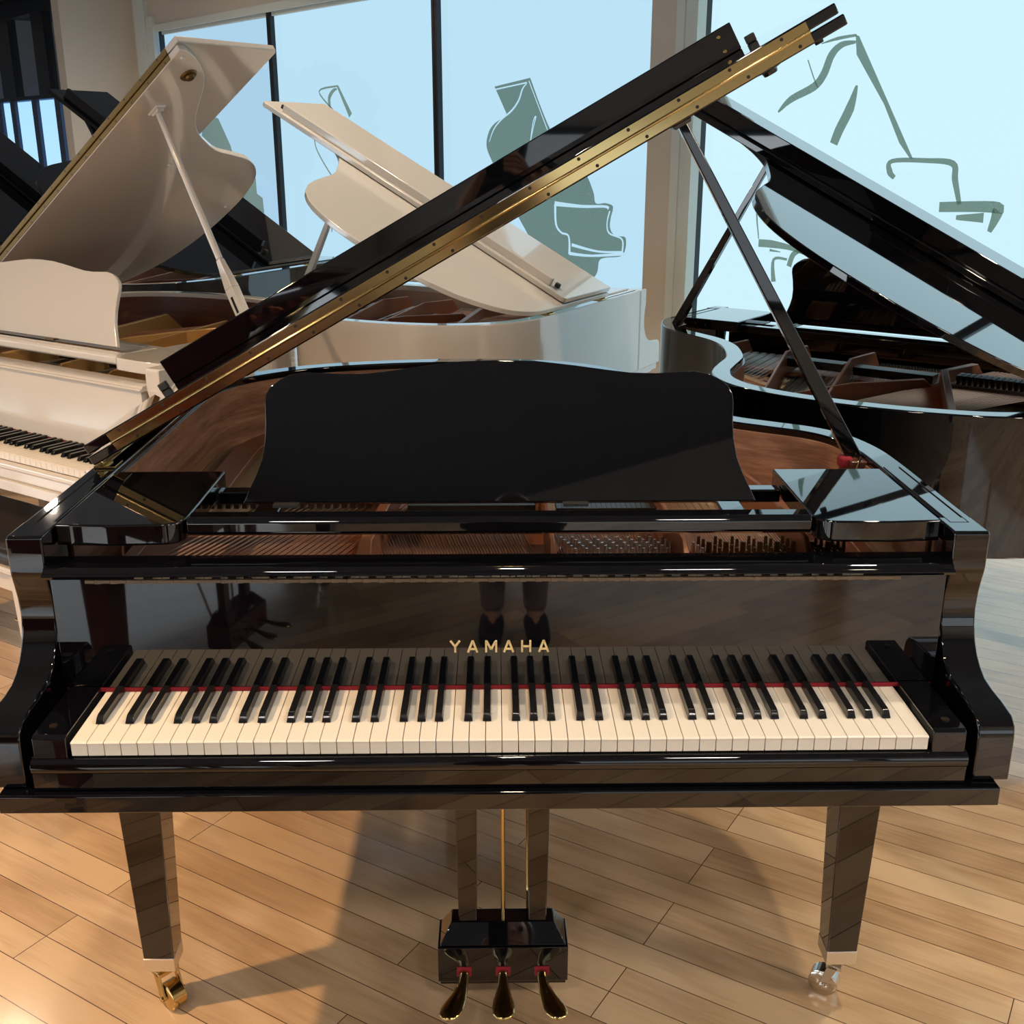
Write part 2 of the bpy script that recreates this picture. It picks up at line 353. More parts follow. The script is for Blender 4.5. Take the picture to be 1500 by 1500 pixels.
    bm = bmesh.new(); prism(bm, [(p.x, p.y) for p in sb], .812, .82, lambda u, v, h: Vector((u, v, h))); link('soundboard', bm, M['spruce'], g, smooth=0)
    po = offset(oc, .105); pi_ = offset(oc, .165); ys = Y(.50); sel3 = [i for i, p in enumerate(oc) if p.y > ys + .02]
    bm = bmesh.new(); sweep(bm, [po[i] for i in sel3], [pi_[i] for i in sel3], .832, .846)
    xr = .645; prism(bm, [(-xr, .245), (xr, .245), (xr, ys - .01), (.40, ys + .05), (.1, ys + .05), (-.22, ys + .05), (-.60, ys + .05), (-xr, ys)], .832, .846, lambda u, v, h: Vector((u, v, h)))
    box(bm, -.652, -.628, .25, ys + .3, .836, .858); box(bm, .628, .652, .25, ys + .02, .836, .858)
    link('iron_plate', bm, P, g, bevel=.002)
    st = [((-.232, .29), (-.20, Y(.62)), (-.40, Y(1.46)), .030), ((.088, .28), (.083, Y(.6)), (-.02, Y(1.48)), .013), ((.313, .29), (.29, Y(.6)), (.21, Y(1.30)), .013), ((-.20, Y(.66)), (.0, Y(1.0)), (.19, Y(1.36)), .015), ((.52, .30), (.50, Y(.6)), (.47, Y(.83)), .013)]
    for a, m_, b, w in st:
        bm = bmesh.new(); pts = [a, m_, b]; pts = [(XK(x, y), y) for x, y in pts]
        hh = [.862, .918, .918, .862]
        path = [Vector((*pts[0], 0)), Vector((*[pts[0][k] * .8 + pts[1][k] * .2 for k in (0, 1)], 0)), Vector((*pts[1], 0)), Vector((*[pts[1][k] * .12 + pts[2][k] * .88 for k in (0, 1)], 0)), Vector((*pts[2], 0))]
        tops = [.850, .905, .918, .915, .850]; ww = [w * 1.7, w, w * .9, w * .9, w * 1.5]; V = []
        for i, p in enumerate(path):
            d = (path[min(i + 1, 4)] - path[max(i - 1, 0)]).normalized(); s = Vector((-d.y, d.x, 0)) * ww[i] / 2
            V.append([bm.verts.new(p + s + Vector((0, 0, .84))), bm.verts.new(p + s * .7 + Vector((0, 0, tops[i]))), bm.verts.new(p - s * .7 + Vector((0, 0, tops[i]))), bm.verts.new(p - s + Vector((0, 0, .84)))])
        for i in range(4):
            for k in range(4): bm.faces.new((V[i][k], V[i][(k + 1) % 4], V[i + 1][(k + 1) % 4], V[i + 1][k]))
        bm.faces.new(V[0]); bm.faces.new(V[-1][::-1]); link('plate_strut', bm, P, g, bevel=.002)
    # bridges
    bm = bmesh.new(); br = [(-.50, Y(1.34)), (-.38, Y(1.37)), (-.20, Y(1.30)), (.0, Y(1.16)), (.14, Y(1.0)), (.28, Y(.84)), (.42, Y(.72)), (.57, Y(.66))]
    for a, b in zip(br, br[1:]): bar(bm, (XK(*a), a[1], .835), (XK(*b), b[1], .835), .028, .03)
    link('bridge', bm, M['maple'], g)
    # strings: one part per note
    def brY(x):
        for a, b in zip(br, br[1:]):
            if a[0] <= x <= b[0]: return a[1] + (b[1] - a[1]) * (x - a[0]) / (b[0] - a[0])
        return br[-1][1]
    pins = []
    if strings:
        step = 88 / strings
        for j in range(strings):
            i = int(j * step); bm = bmesh.new()
            if i < 26:
                t = i / 25; x0 = -.600 + t * .325; x1 = x0 + .47 - t * .08; y0, y1 = .285, Y(1.40); wires = (-.0022, .0022) if i > 9 else (0.,); r = .0011 if i > 9 else .0017; mt = 'copper'; z = .882
            else:
                if i < 51: t = (i - 26) / 24; x0 = -.175 + t * .245; x1 = x0 - .26 + t * .12
                elif i < 70: t = (i - 51) / 18; x0 = .112 + t * .175; x1 = x0 - .12 + t * .09
                else: t = (i - 70) / 17; x0 = .338 + t * .25; x1 = x0 - .01
                y0 = (.285 if i < 51 else .335 + .03 * (i % 2)); y1 = brY(x1); wires = (-.0028, 0, .0028); r = .0007; mt = 'steel'; z = .870
            for w in wires: tube(bm, [(x0 + w * 2, y0, z - .006), (XK(x1 + w, y1), y1, z if i < 26 else z - .014)], r, 4)
            link('string', bm, M[mt], g, smooth=0)
            for k, w in enumerate(wires): pins.append((x0 + w * 2, y0 - (.012 * k if i < 51 else -.006 + .014 * k) + (.0 if i < 51 else .055), i))
    if full:
        for x0, x1 in ((.100, .302), (.326, .47)):
            bm = bmesh.new(); box(bm, x0, x1, .345, .435, .846, .852); link('string_felt', bm, M['redfelt'], g, smooth=0)
        pins.sort(key=lambda p: -p[0]); rest = bmesh.new()
        for n_, (x, y, i) in enumerate(pins):
            bm = bmesh.new() if n_ < 99 else rest
            tube(bm, [(x, y, .846), (x, y, .868), (x, y + .001, .883)], [.0034, .0034, .0026], 8)
            if n_ < 99: link('tuning_pin', bm, M['oldbrass' if i > 70 else 'steel'], g)
        o = link('tuning_pin', rest, M['steel'], g); o['kind'] = 'stuff'
    if dampers:
        bm = bmesh.new(); box(bm, -.006, .006, 0, .055, .012, .026); box(bm, -.005, .005, .004, .05, 0, .012); 
        d0 = link('damper', bm, M['damper'], g, bevel=.001)
        n_ = 0
        for i in range(64):
            if i < 20: x = -.54 + i * .0155; y = Y(.585)
            elif i < 44: x = -.165 + (i - 20) * .0098; y = Y(.565)
            else: x = .11 + (i - 44) * .0092; y = Y(.545)
            d = d0 if n_ == 0 else d0.copy()
            if n_: COL.objects.link(d); d.parent = g
            n_ += 1; d.location = (x, y, .884 if i < 20 else .871)
    # --- music shelf and desk
    for s in (-1, 1):
        bm = bmesh.new(); r = .03
        out = [(.679, .50), (.486, .50), (.486, .24)] + [(.486 + .03 * (1 - cos(a)), .24 - .03 * sin(a) * 1.0) for a in (pi / 8, pi / 4, 3 * pi / 8)] + [(.516, .209), (.60, .206), (.679, .212)]
        prism(bm, out, .950, .984, lambda u, v, h, s=s: Vector((s * u, v, h))); link('shelf_pad', bm, B, g, bevel=.003, seg=3)
    bm = bmesh.new(); prism(bm, [(.232, .957), (.226, .963), (.226, .980), (.232, .987), (.262, .987), (.262, .957)], -.484, .484, lambda u, v, h: Vector((h, u, v)))
    box(bm, -.484, .484, .425, .455, .945, .968); box(bm, -.40, -.36, .26, .43, .956, .968); box(bm, .36, .40, .26, .43, .956, .968)
    link('music_shelf', bm, B, g, bevel=.0025, seg=3)
    if desk:
        T = lambda u, v, h: Vector((u, .292 + v * sin(.33) - h * cos(.33), .9905 + v * cos(.33) + h * sin(.33)))
        bm = bmesh.new(); prism(bm, desk_outline(), 0., -.012, lambda u, v, h: T(u, v, h)); dk = link('music_desk', bm, B, g, bevel=.002, seg=3, smooth=30)
        for x in (-.34, .12):
            bm = bmesh.new(); box(bm, x - .02, x + .02, .278, .298, .9872, .9915); link('desk_hinge', bm, M['oldbrass' if body == 'white' else 'rubber'], dk, smooth=0)
    # --- lid
    F = lidmap(al)
    pts = [(p.x + .735, p.y - .525) for p in offset(oc, -.004) if p.y > .535]; pts = [(pts[0][0], 0.)] + pts + [(pts[-1][0], 0.)]
    bm = bmesh.new(); prism(bm, pts, 0., .018, lambda u, v, h: F(u, v, h)); ld = link('lid', bm, B, g, bevel=.0025, seg=3)
    bm = bmesh.new(); prism(bm, [(0., 0.), (1.468, 0.), (1.468, .37), (1.455, .38), (.013, .38), (0., .37)], .0215, .0395, lambda u, v, h: F(u, v, h)); fl = link('lid_flap', bm, B, ld, bevel=.0025, seg=3)
    bm = bmesh.new(); prism(bm, [(.085, .338), (1.383, .338), (1.383, .358), (.085, .358)], .0395, lip, lambda u, v, h: F(u, v, h)); lp = link('flap_lip', bm, B, fl, bevel=.002, seg=2)
    for s in (.068, 1.402):
        bm = bmesh.new(); c_ = F(s, .33, .045); prism(bm, [(s - .009, .320), (s + .009, .320), (s + .009, .336), (s - .009, .336)], .0395, .055, lambda u, v, h: F(u, v, h)); link('bumper', bm, M['rubber'], fl, bevel=.002)
    if full:
        bm = bmesh.new()
        for t in (.050, .078): tube(bm, [F(1.353, .3375, t), F(1.353, .335, t)], [.0045, .003], 12)
        link('lock_stud', bm, M['brass'], lp)
    bmh = bmesh.new(); mm = M[lidmetal]
    for t0, t1 in ((.0025, .0182), (.0213, .0370)): prism(bmh, [(.05, -.0018), (1.415, -.0018), (1.415, .0), (.05, .0)], t0, t1, lambda u, v, h: F(u, v, h))
    hg = link('piano_hinge', bmh, mm, ld, bevel=.0004, seg=1)
    bm = bmesh.new(); tube(bm, [F(.05, -.0035, .0198), F(1.415, -.0035, .0198)], .0028, 10); link('hinge_knuckle', bm, mm, hg)
    if full or body == 'white':
        bm = bmesh.new(); s = .075; k = 0
        while s < 1.41:
            for t in (.0075, .0318):
                q = F(s + (.022 if t < .02 else 0), -.0019, t); tube(bm, [q, q + Vector((0, -.0006, 0))], .0030, 8)
            s += .0925
        link('hinge_screw', bm, M['screw'], hg, smooth=0)
    for y in (.0, Y(1.05) - .525):
        bm = bmesh.new(); p = F(.012, y + .012, -.002)
        box(bm, -.729, -.690, .525 + y + .006, .525 + y + .05, .9805, .9845); tube(bm, [(-.716, .525 + y + .004, .990), (-.716, .525 + y + .056, .990)], .0062, 12)
        bar(bm, F(.012, y + .030, -.003), F(.05, y + .030, -.003), .044, .003, up=F(0, 0, 1) - F(0, 0, 0)); link('lid_hinge', bm, mm, g, bevel=.0008)
    # --- prop
    top = F(longprop, .095, -.004); by = (Y(.625) + .625) / 2 if L < 1.55 else .625; base = Vector((.662 if L < 1.55 else .676, by, .962))
    bm = bmesh.new(); d = (top - base); k = .34 if sslot else .25; mid = base + d * k
    wB, wT = (.034, .017)
    if sslot:
        bar(bm, base, base + d * .26, .03, wB, .03, wB, up=(1, 0, 1)); bar(bm, base + d * .26, base + d * .38, .03, wB, .018, .018, up=(1, 0, 1)); tube(bm, [base + d * .38, base + d * .75, top], [.0105, .010, .0085], 12)
    else: bar(bm, base, base + d * .99, .024, .028, .016, .016, up=(1, 0, 1))
    pr = link('lid_prop', bm, B, g, bevel=.002)
    if sslot:
        bm = bmesh.new(); off = Vector((0, -.0152, 0)); bar(bm, base + d * .16 + off, base + d * .225 + off, .003, .008, up=(1, 0, 1)); link('slot', bm, M['seam'], pr)
    bm = bmesh.new(); q = F(longprop, .095, 0.); bar(bm, F(longprop, .095, 0), F(longprop, .095, -.006), .05, .036, .044, .03, up=(0, 1, 0)); bar(bm, F(longprop, .095, -.006), F(longprop, .095, -.013), .036, .026, .03, .022, up=(0, 1, 0)); link('prop_cup', bm, B, ld, bevel=.001)
    bm = bmesh.new(); tube(bm, [F(longprop + .17, .10, 0), F(longprop + .17, .10, -.006), F(longprop + .17, .10, -.007), F(longprop + .17, .10, -.014)], [.026, .022, .014, .012], 20); link('prop_cup', bm, B if body != 'white' else mm, ld, bevel=.001)
    bm = bmesh.new()
    box(bm, base.x - .022, base.x + .010, by - .04, by + .03, .9, .972); link('prop_bracket', bm, M['darkmahogany'], g, bevel=.002)
    bm = bmesh.new(); tube(bm, [(base.x - .016, by - .05, .955), (base.x - .008, by - .042, .972), (base.x, by - .025, .976), (base.x - .004, by - .013, .966)], .0025, 8); tube(bm, [(base.x - .026, by - .025, .95), (base.x + .010, by - .040, .958)], .0035, 8); link('prop_latch', bm, M['brass'], g)
    bm = bmesh.new(); box(bm, .640, .664, .600, .628, .955, .975)
    if full: link('prop_felt', bm, M['redfelt'], g, bevel=.004)
    else: bm.free()
    for s, y in ((1.43, .03), (1.05 * K, Y(1.0) - .525), (.6, L - .57)):
        bm = bmesh.new(); q = F(s, y, 0.); tube(bm, [F(s, y, 0.), F(s, y, -.006)], [.008, .007], 12); link('bumper', bm, M['rubber'] if body != 'white' else B, ld)
    # --- legs and lyre
    for x, y, t in ((-.628, .312, 2.4), (.628, .312, -.5), (-.12, L - .30, .4)): leg_group(g, x, y, B, 'brass' if (full and x < 0) else 'nickel', t)
    ly = bpy.data.objects.new('pedal_lyre', None); COL.objects.link(ly); ly.parent = g
    for s in (-1, 1):
        bm = bmesh.new(); v0 = [(.044, .62), (.087, .62), (.080, .165), (.047, .165)]
        prism(bm, [(s * u, v) for u, v in v0], .30, .325, lambda u, v, h: Vector((u + .0015, h, v))); link('post', bm, B, ly, bevel=.002)
        bm = bmesh.new(); tube(bm, [(s * .05, .36, .12), (s * .05, .52, .60)], .004, 8); link('brace_rod', bm, M['brass'], ly)
    bm = bmesh.new(); tube(bm, [(.0025, .318, .15), (.0025, .318, .62)], .0042, 10); link('pedal_rod', bm, M['brass'], ly)
    bm = bmesh.new()
    a = [bm.verts.new((x, y, .183)) for x, y in ((-.092, .298), (.095, .298), (.095, .335), (-.092, .335))]; b = [bm.verts.new((x, y, .150)) for x, y in ((-.113, .272), (.117, .272), (.117, .345), (-.113, .345))]
    bm.faces.new(a); bm.faces.new(b[::-1])
    for i in range(4): bm.faces.new((a[i], b[i], b[(i + 1) % 4], a[(i + 1) % 4]))
    box(bm, -.1165, .1205, .268, .348, .075, .1495); box(bm, -.113, .117, .272, .345, .066, .075); link('pedal_box', bm, B, ly, bevel=.0015)
    for s, xc in ((-1, -.069), (0, .002), (1, .073)):
        bm = bmesh.new(); box(bm, xc - .0135, xc + .0135, .2665, .268, .088, .108); fo = link('pedal_felt', bm, M['redfelt'], ly, smooth=0)
        # pedal: loft of flattened ellipses
        bm = bmesh.new(); sec = [(.275, 0, .0085, .0055, .098), (.255, 0, .0085, .0055, .096), (.240, s * .002, .0092, .005, .092), (.225, s * .007, .0115, .0045, .087), (.210, s * .014, .0150, .0042, .083), (.196, s * .020, .0170, .0042, .080), (.184, s * .0235, .0160, .0040, .078), (.175, s * .025, .0110, .0034, .0765), (.1715, s * .025, .004, .002, .076)]
        R = []
        for y, dx, w, h, z in sec: R.append([bm.verts.new((xc + dx + w * (1.2 if y < .23 else 1.08) * cos(2 * pi * k / 16), y, z + h * sin(2 * pi * k / 16))) for k in range(16)])
        for a_, b_ in zip(R, R[1:]):
            for k in range(16): bm.faces.new((a_[k], b_[k], b_[(k + 1) % 16], a_[(k + 1) % 16]))
        bm.faces.new(R[0]); bm.faces.new(R[-1][::-1]); link('pedal', bm, M['brass'], ly, smooth=60)
    return g

# main instrument
main = grand('grand_piano', 'glossy black grand piano in the foreground with open keyboard, gold lettering and raised lid', 'piano', (0, 0, 0), 0, 'black', .516, full=True, keys=True, fall_open=True)
w1 = grand('grand_piano', 'white grand piano at far left with its keys showing and gold iron plate', 'piano', (-1.5744, 1.7234, 0), -34.2, 'white', .5694, L=1.36, K=.85, plate='goldplate', keys=True, fall_open=True, rimwood='darkmahogany', lidmetal='oldbrass', sslot=True, strings=60)
w2 = grand('grand_piano', 'white grand piano with its tail towards us, below the middle of the window wall', 'piano', (.0508, 3.6425, 0), 149.9, 'white', .4722, L=1.445, K=.828, lip=.068, strings=50, dampers=False, desk=False)
b4 = grand('grand_piano', 'black grand piano with raised lid and bronze plate on the right, behind the foreground piano', 'piano', (1.4716, 2.3181, 0), 142.6, 'black', .4641, L=1.444, K=.868, lip=.082, strings=88)
b5 = grand('grand_piano', 'black grand piano with folded raised lid between the two white pianos', 'piano', (-1.291, 4.9368, 0), 153.1, 'black', .5486, L=1.64, K=.79, strings=40, dampers=False, desk=False)
b6 = grand('grand_piano', 'black grand piano farthest away at the left edge, only its raised lid showing', 'piano', (-2.6324, 6.2928, 0), 153.2, 'black', .5488, L=1.6, K=.79, strings=0, dampers=False, desk=False)

b7 = grand('grand_piano', 'burgundy grand piano behind the photographer, mirrored in the black fallboard', 'piano', (-.52, -1.42, 0), 106, 'burgundy', .02, keys=True, strings=0, dampers=False, desk=False, longprop=.1)
for ch in list(b7.children):
    if ch.name.startswith('lid_prop') or ch.name.startswith('prop_'): bpy.data.objects.remove(ch)

# bench of the white piano
bn = thing('piano_bench', 'white piano bench with a black padded seat in front of the left white piano', 'bench', (-1.5744, 1.7234, 0), radians(-34.2))
bm = bmesh.new(); box(bm, -.285, .445, -.12, .19, .455, .50); link('cushion', bm, M['leather'], bn, bevel=.018, seg=4)
bm = bmesh.new(); box(bm, -.29, .45, -.125, .195, .435, .4545); box(bm, -.27, .43, -.105, .175, .375, .4345); link('seat_frame', bm, M['white'], bn, bevel=.004)
for x in (-.262, .422):
    for y in (-.097, .167):
        bm = bmesh.new(); bar(bm, (x, y, .434), (x, y, 0.), .05, .05, .028, .028, up=(0, 1, 0)); link('leg', bm, M['white'], bn, bevel=.002)

# ------------------------------------------------------------------ room: frame aligned to the window wall
D_ = Vector((-.6347, .7727, 0)).normalized(); N_ = Vector((D_.y, -D_.x, 0))
if N_.x < 0: N_ = -N_
def RW(s, n, z): return D_ * s + N_ * n + Vector((0, 0, z))      # s along the wall (leftwards), n towards the street
def rbox(bm, s0, s1, n0, n1, z0, z1, mi=0): return box(bm, s0, s1, n0, n1, z0, z1, lambda p: RW(*p), mi)
S0, S1, NB, NW, CH = -4.5, 16.5, -5.0, 4.0, 3.2
bm = bmesh.new(); box(bm, -16, 10, -9, 18, -.05, 0); bm.free()
bm = bmesh.new(); rbox(bm, S0, S1, NB, NW + .2, -.06, 0.); struct('floor', bm, M['floor'], smooth=0)
bm = bmesh.new(); rbox(bm, S0, S1, NB, NW + .2, CH, CH + .08); struct('ceiling', bm, M['ceiling'], smooth=0)
bm = bmesh.new(); rbox(bm, S0, S1, NB - .12, NB, 0, CH); struct('wall_back', bm, M['greywall'], smooth=0)
bm = bmesh.new(); rbox(bm, S1, S1 + .12, NB, NW + .2, 0, CH); struct('wall_left', bm, M['greywall'], smooth=0)
bm = bmesh.new(); rbox(bm, S0 - .12, S0, NB, NW + .2, 0, CH); struct('wall_right', bm, M['greywall'], smooth=0)
# street side wall: header, sill, columns
bm = bmesh.new(); rbox(bm, S0, 10.45, NW, NW + .2, 2.62, CH); rbox(bm, 10.4, 11.1, NW, NW + .2, 0, CH); rbox(bm, S0, 10.45, NW, NW + .2, 0, .10); rbox(bm, 3.29, 3.482, NW - .03, NW + .2, .1, 2.62)
rbox(bm, S0, -1.9, NW, NW + .2, .1, 2.62)
struct('wall_street', bm, M['beige'], smooth=0)
bm = bmesh.new(); rbox(bm, 10.53, 10.72, NW - .72, NW - .001, 0, CH - .001); struct('trim_1', bm, M['beige'], smooth=0)      # boxed column at the left
bm = bmesh.new(); rbox(bm, 10.0, 10.14, NW - .035, NW - .001, .1, 2.7); rbox(bm, 10.19, 10.45, NW - .02, NW - .001, .0, CH - .001); rbox(bm, 10.16, 10.20, NW - .04, NW - .001, .0, CH - .001); struct('trim_2', bm, M['trim'], smooth=0)
bm = bmesh.new(); rbox(bm, 3.135, 3.175, NW - .05, NW + .1, .1, 2.62); rbox(bm, 3.175, 3.23, NW - .035, NW + .1, .1, 2.62); rbox(bm, 3.23, 3.288, NW - .045, NW + .1, .1, 2.62); struct('trim_3', bm, M['trim'], smooth=0)
bm = bmesh.new(); rbox(bm, 3.5, 10.0, NW - .02, NW - .001, 2.56, 2.62); struct('trim_4', bm, M['trim'], smooth=0)
WINS = [(7.833 + .035, 9.96, 'shadeL'), (5.547 + .03, 7.833 - .03, 'shadeM'), (3.484, 5.547 - .03, 'shadeM'), (.84, 3.134, 'shadeR'), (-1.45, .80, 'shadeR')]
wobj = []
for k, (a, b, mt) in enumerate(WINS):
    bm = bmesh.new(); rbox(bm, a, b, NW + .06, NW + .064, .10, 2.535); w = struct('window_%d' % (k + 1), bm, M[mt], smooth=0); wobj.append(w)
    bm = bmesh.new(); rbox(bm, a + .01, b - .01, NW + .03, NW + .075, 2.535, 2.565); link('shade_roller', bm, M['trim'], w, smooth=0)
    bm = bmesh.new(); e = .035
    rbox(bm, b, b + e, NW + .02, NW + .12, .1, 2.62); rbox(bm, a - e if k != 3 else a - .02, a, NW + .02, NW + .12, .1, 2.62); rbox(bm, a, b, NW + .02, NW + .12, 2.572, 2.619)
    link('window_frame', bm, M['mullion'], w, smooth=0)
# unseen window-shaped panels behind the photographer, added as cool front fill
for k, (a, b) in enumerate(((-3.6, -.4), (-.2, 3.0), (3.2, 6.4), (6.6, 9.8))):
    bm = bmesh.new(); rbox(bm, a, b, NB + .002, NB + .006, .6, 1.6); w = struct('window_%d' % (k + 8), bm, M['backfill'], smooth=0)
    bm = bmesh.new(); rbox(bm, a - .09, a - .001, NB + .001, NB + .05, .55, 1.65); rbox(bm, a, b, NB + .001, NB + .05, 1.601, 1.65); rbox(bm, a, b, NB + .001, NB + .05, .55, .599); link('window_frame', bm, M['mullion'], w, smooth=0)
for k, (a, b) in enumerate(((-3.6, -1.3), (-1.1, 1.2))):  # unseen glowing panels on the right wall, added to fill under the piano
    bm = bmesh.new(); rbox(bm, S0 + .002, S0 + .006, a, b, .6, 1.6); w = struct('window_%d' % (k + 12), bm, M['sidefill'], smooth=0)
    bm = bmesh.new(); rbox(bm, S0 + .001, S0 + .05, a - .09, a - .001, .55, 1.65); rbox(bm, S0 + .001, S0 + .05, a, b, 1.601, 1.65); rbox(bm, S0 + .001, S0 + .05, a, b, .55, .599); link('window_frame', bm, M['mullion'], w, smooth=0)
# film decals (flat graphics on the glass)
def decal(win, polys, m='decal', n=NW + .056):
    bm = bmesh.new()
    for P in polys: prism(bm, P, n, n + .001, lambda u, v, h: RW(u, h, v))
    return link('window_graphic', bm, M[m], win, smooth=0)
def smooth2(Q, W, closed=False, n=5):
    out = []; ow = []
    for i in range(len(Q) - 1):
        p0, p1, p2, p3 = Q[max(i - 1, 0)], Q[i], Q[i + 1], Q[min(i + 2, len(Q) - 1)]
        for k in range(n):
            t = k / n; out.append(.5 * ((2 * p1) + (-p0 + p2) * t + (2 * p0 - 5 * p1 + 4 * p2 - p3) * t * t + (-p0 + 3 * p1 - 3 * p2 + p3) * t ** 3)); ow.append(W[i] * (1 - t) + W[i + 1] * t)
    return out + [Q[-1]], ow + [W[-1]]
def stroke(pts, w, soft=True):
    out = []; ws = w if isinstance(w, (list, tuple)) else [w] * len(pts); Q = [Vector(p) for p in pts]
    if soft: Q, ws = smooth2(Q, ws)
    Lf = []; Rt = []
    for i, p in enumerate(Q):
        t = (Q[min(i + 1, len(Q) - 1)] - Q[max(i - 1, 0)]).normalized(); nn = Vector((-t.y, t.x)) * ws[i] / 2; Lf.append(tuple(p + nn)); Rt.append(tuple(p - nn))
    return Lf + Rt[::-1]
A1 = [(4.944, 1.893), (4.59, 1.932), (4.374, 1.596), (4.096, 1.389), (4.001, 1.263), (3.975, 1.192), (3.892, 1.195), (3.832, 1.183), (3.827, 1.157), (3.842, 1.111), (3.847, 1.056), (3.819, 1.017), (3.766, 1.007), (3.714, 1.001), (3.711, .938), (3.748, .89), (3.88, .871), (3.933, .848), (3.951, .772), (4.026, .708), (4.183, .68), (4.45, .80), (4.634, 1.003), (4.86, 1.25), (4.957, 1.401), (5.029, 1.513), (5.013, 1.6), (4.955, 1.659), (4.856, 1.7), (4.822, 1.724)]
decal(wobj[2], [A1[:1] + [tuple(p) for p in smooth2([Vector(p) for p in A1[1:]], [0] * 29)[0]]])
decal(wobj[2], [stroke([(4.93, 1.875), (4.62, 1.905)], .008), stroke([(4.62, 1.90), (4.66, 1.87), (4.70, 1.80), (4.77, 1.74), (4.87, 1.69), (4.95, 1.63), (5.0, 1.55)], [.004, .01, .012, .012, .01, .008, .004]), stroke([(4.60, 1.915), (4.42, 1.62)], .006),
   stroke([(4.63, 1.40), (4.56, 1.62), (4.53, 1.70), (4.56, 1.66), (4.60, 1.45)], .006), stroke([(4.345, 1.175), (4.10, 1.168), (3.90, 1.175), (3.86, 1.165)], [.03, .018, .014, .02]), stroke([(4.34, 1.17), (4.33, 1.05), (4.28, 1.0), (4.21, .98), (4.20, .87)], [.02, .016, .012, .012, .02]),
   stroke([(4.20, .875), (4.0, .875), (3.72, .905)], [.02, .014, .018]), stroke([(4.18, .93), (3.95, .905), (3.74, .915)], [.02, .012, .012]), stroke([(3.85, 1.15), (3.87, 1.08), (3.85, 1.02), (3.74, .99), (3.735, .91)], [.01, .008, .01, .01, .012])], 'shadeM', NW + .054)
B = []
B.append([(2.239, 2.028), (2.22, 2.021), (1.87, 1.469), (1.885, 1.469), (1.95, 1.54), (2.05, 1.712), (2.225, 1.94)])
B.append(stroke([(2.429, 2.0), (2.335, 2.018), (2.235, 2.026)], [.004, .016, .012]))
B.append(stroke([(2.235, 1.996), (2.312, 1.988), (2.365, 1.945), (2.4, 1.861), (2.453, 1.804), (2.585, 1.749), (2.658, 1.69)], [.012, .03, .04, .042, .040, .034, .01]))
B.append(stroke([(2.208, 1.802), (2.235, 1.70), (2.285, 1.60), (2.31, 1.535)], [.012, .05, .05, .045]))
B.append(stroke([(2.5, 1.93), (2.46, 1.85), (2.43, 1.80)], .006))
B.append(stroke([(1.957, 1.383), (1.985, 1.41), (1.978, 1.458), (1.80, 1.462), (1.668, 1.45), (1.648, 1.38), (1.613, 1.274)], [.02, .03, .02, .022, .028, .03, .02]))
B.append(stroke([(1.71, 1.258), (1.45, 1.268), (1.43, 1.24), (1.455, 1.16)], [.045, .05, .05, .02]))
B.append(stroke([(1.621, 1.215), (1.49, 1.22)], [.02, .045]))
B.append(stroke([(2.4, 1.266), (2.727, 1.262), (2.728, 1.054)], [.03, .012, .006]))
B.append(stroke([(2.726, 1.032), (2.64, 1.032), (2.517, 1.02), (2.41, .99)], [.04, .04, .026, .008]))
B.append(stroke([(2.46, 1.01), (2.50, .985), (2.52, .925)], [.02, .03, .03]))
B.append(stroke([(2.535, .96), (2.620, .953), (2.611, .838)], [.012, .016, .03]))
B.append(stroke([(2.401, .972), (2.143, .962), (1.889, .968)], [.006, .014, .006])); B.append(stroke([(2.65, 1.0), (2.58, .995)], [.014, .004]))
decal(wobj[3], B)
decal(wobj[1], [stroke([(6.95, 1.79), (7.15, 1.935), (6.87, 1.965)], .014), stroke([(6.87, 1.965), (6.70, 1.745)], [.02, .05]), stroke([(6.995, 1.80), (7.0, 1.88), (6.94, 1.93), (6.88, 1.945)], [.03, .04, .03, .01]), stroke([(7.26, 1.63), (7.24, 1.508), (7.10, 1.36), (6.9, 1.2)], [.012, .014, .014, .01]),
   stroke([(7.165, .78), (7.145, .945), (7.06, .945), (7.06, .85)], .014), stroke([(7.2, 1.06), (7.12, 1.05)], .02), stroke([(7.2, 1.02), (7.14, 1.015)], .014)])
decal(wobj[0], [[(9.35, 1.55), (9.23, 1.80), (8.95, 1.76), (8.743, 1.52), (8.712, 1.441), (8.493, 1.423), (8.478, 1.28), (8.308, 1.25), (8.305, 1.115), (8.204, 1.079), (8.193, .95), (8.5, 1.0), (8.753, 1.15), (9.012, 1.3)]])
# left shop front: dark framed glazing beyond the boxed column
tr = .03
LM = [15.06, 14.50, 13.68, 12.88, 12.1]
bm = bmesh.new(); rbox(bm, 11.62, S1, NW, NW + .004, 2.09, CH - .001); w6 = struct('window_6', bm, M['darkglass'], smooth=0)
bm = bmesh.new(); rbox(bm, 11.6, S1, NW - .06, NW + .1, 2.045, 2.09); rbox(bm, 11.6, S1, NW - .06, NW + .1, 2.98, CH - .001)
for a, b in ((14.2, 14.7), (12.95, 13.35), (12.5, 12.62), (15.3, 15.5)): rbox(bm, a, b, NW - .05, NW - .001, 2.09, CH - .001)
link('window_frame', bm, M['darkframe'], w6, smooth=0)
bm = bmesh.new(); rbox(bm, 11.62, S1, NW + .05, NW + .054, .1, 2.045); w7 = struct('window_7', bm, M['clearglass'], smooth=0)
bm = bmesh.new(); rbox(bm, 11.6, S1, NW, NW + .1, 0., .1)
for s in LM: rbox(bm, s - .085, s + .085, NW - .02, NW + .02, .1, 2.045)
link('window_frame', bm, M['greyframe'], w7, smooth=0)

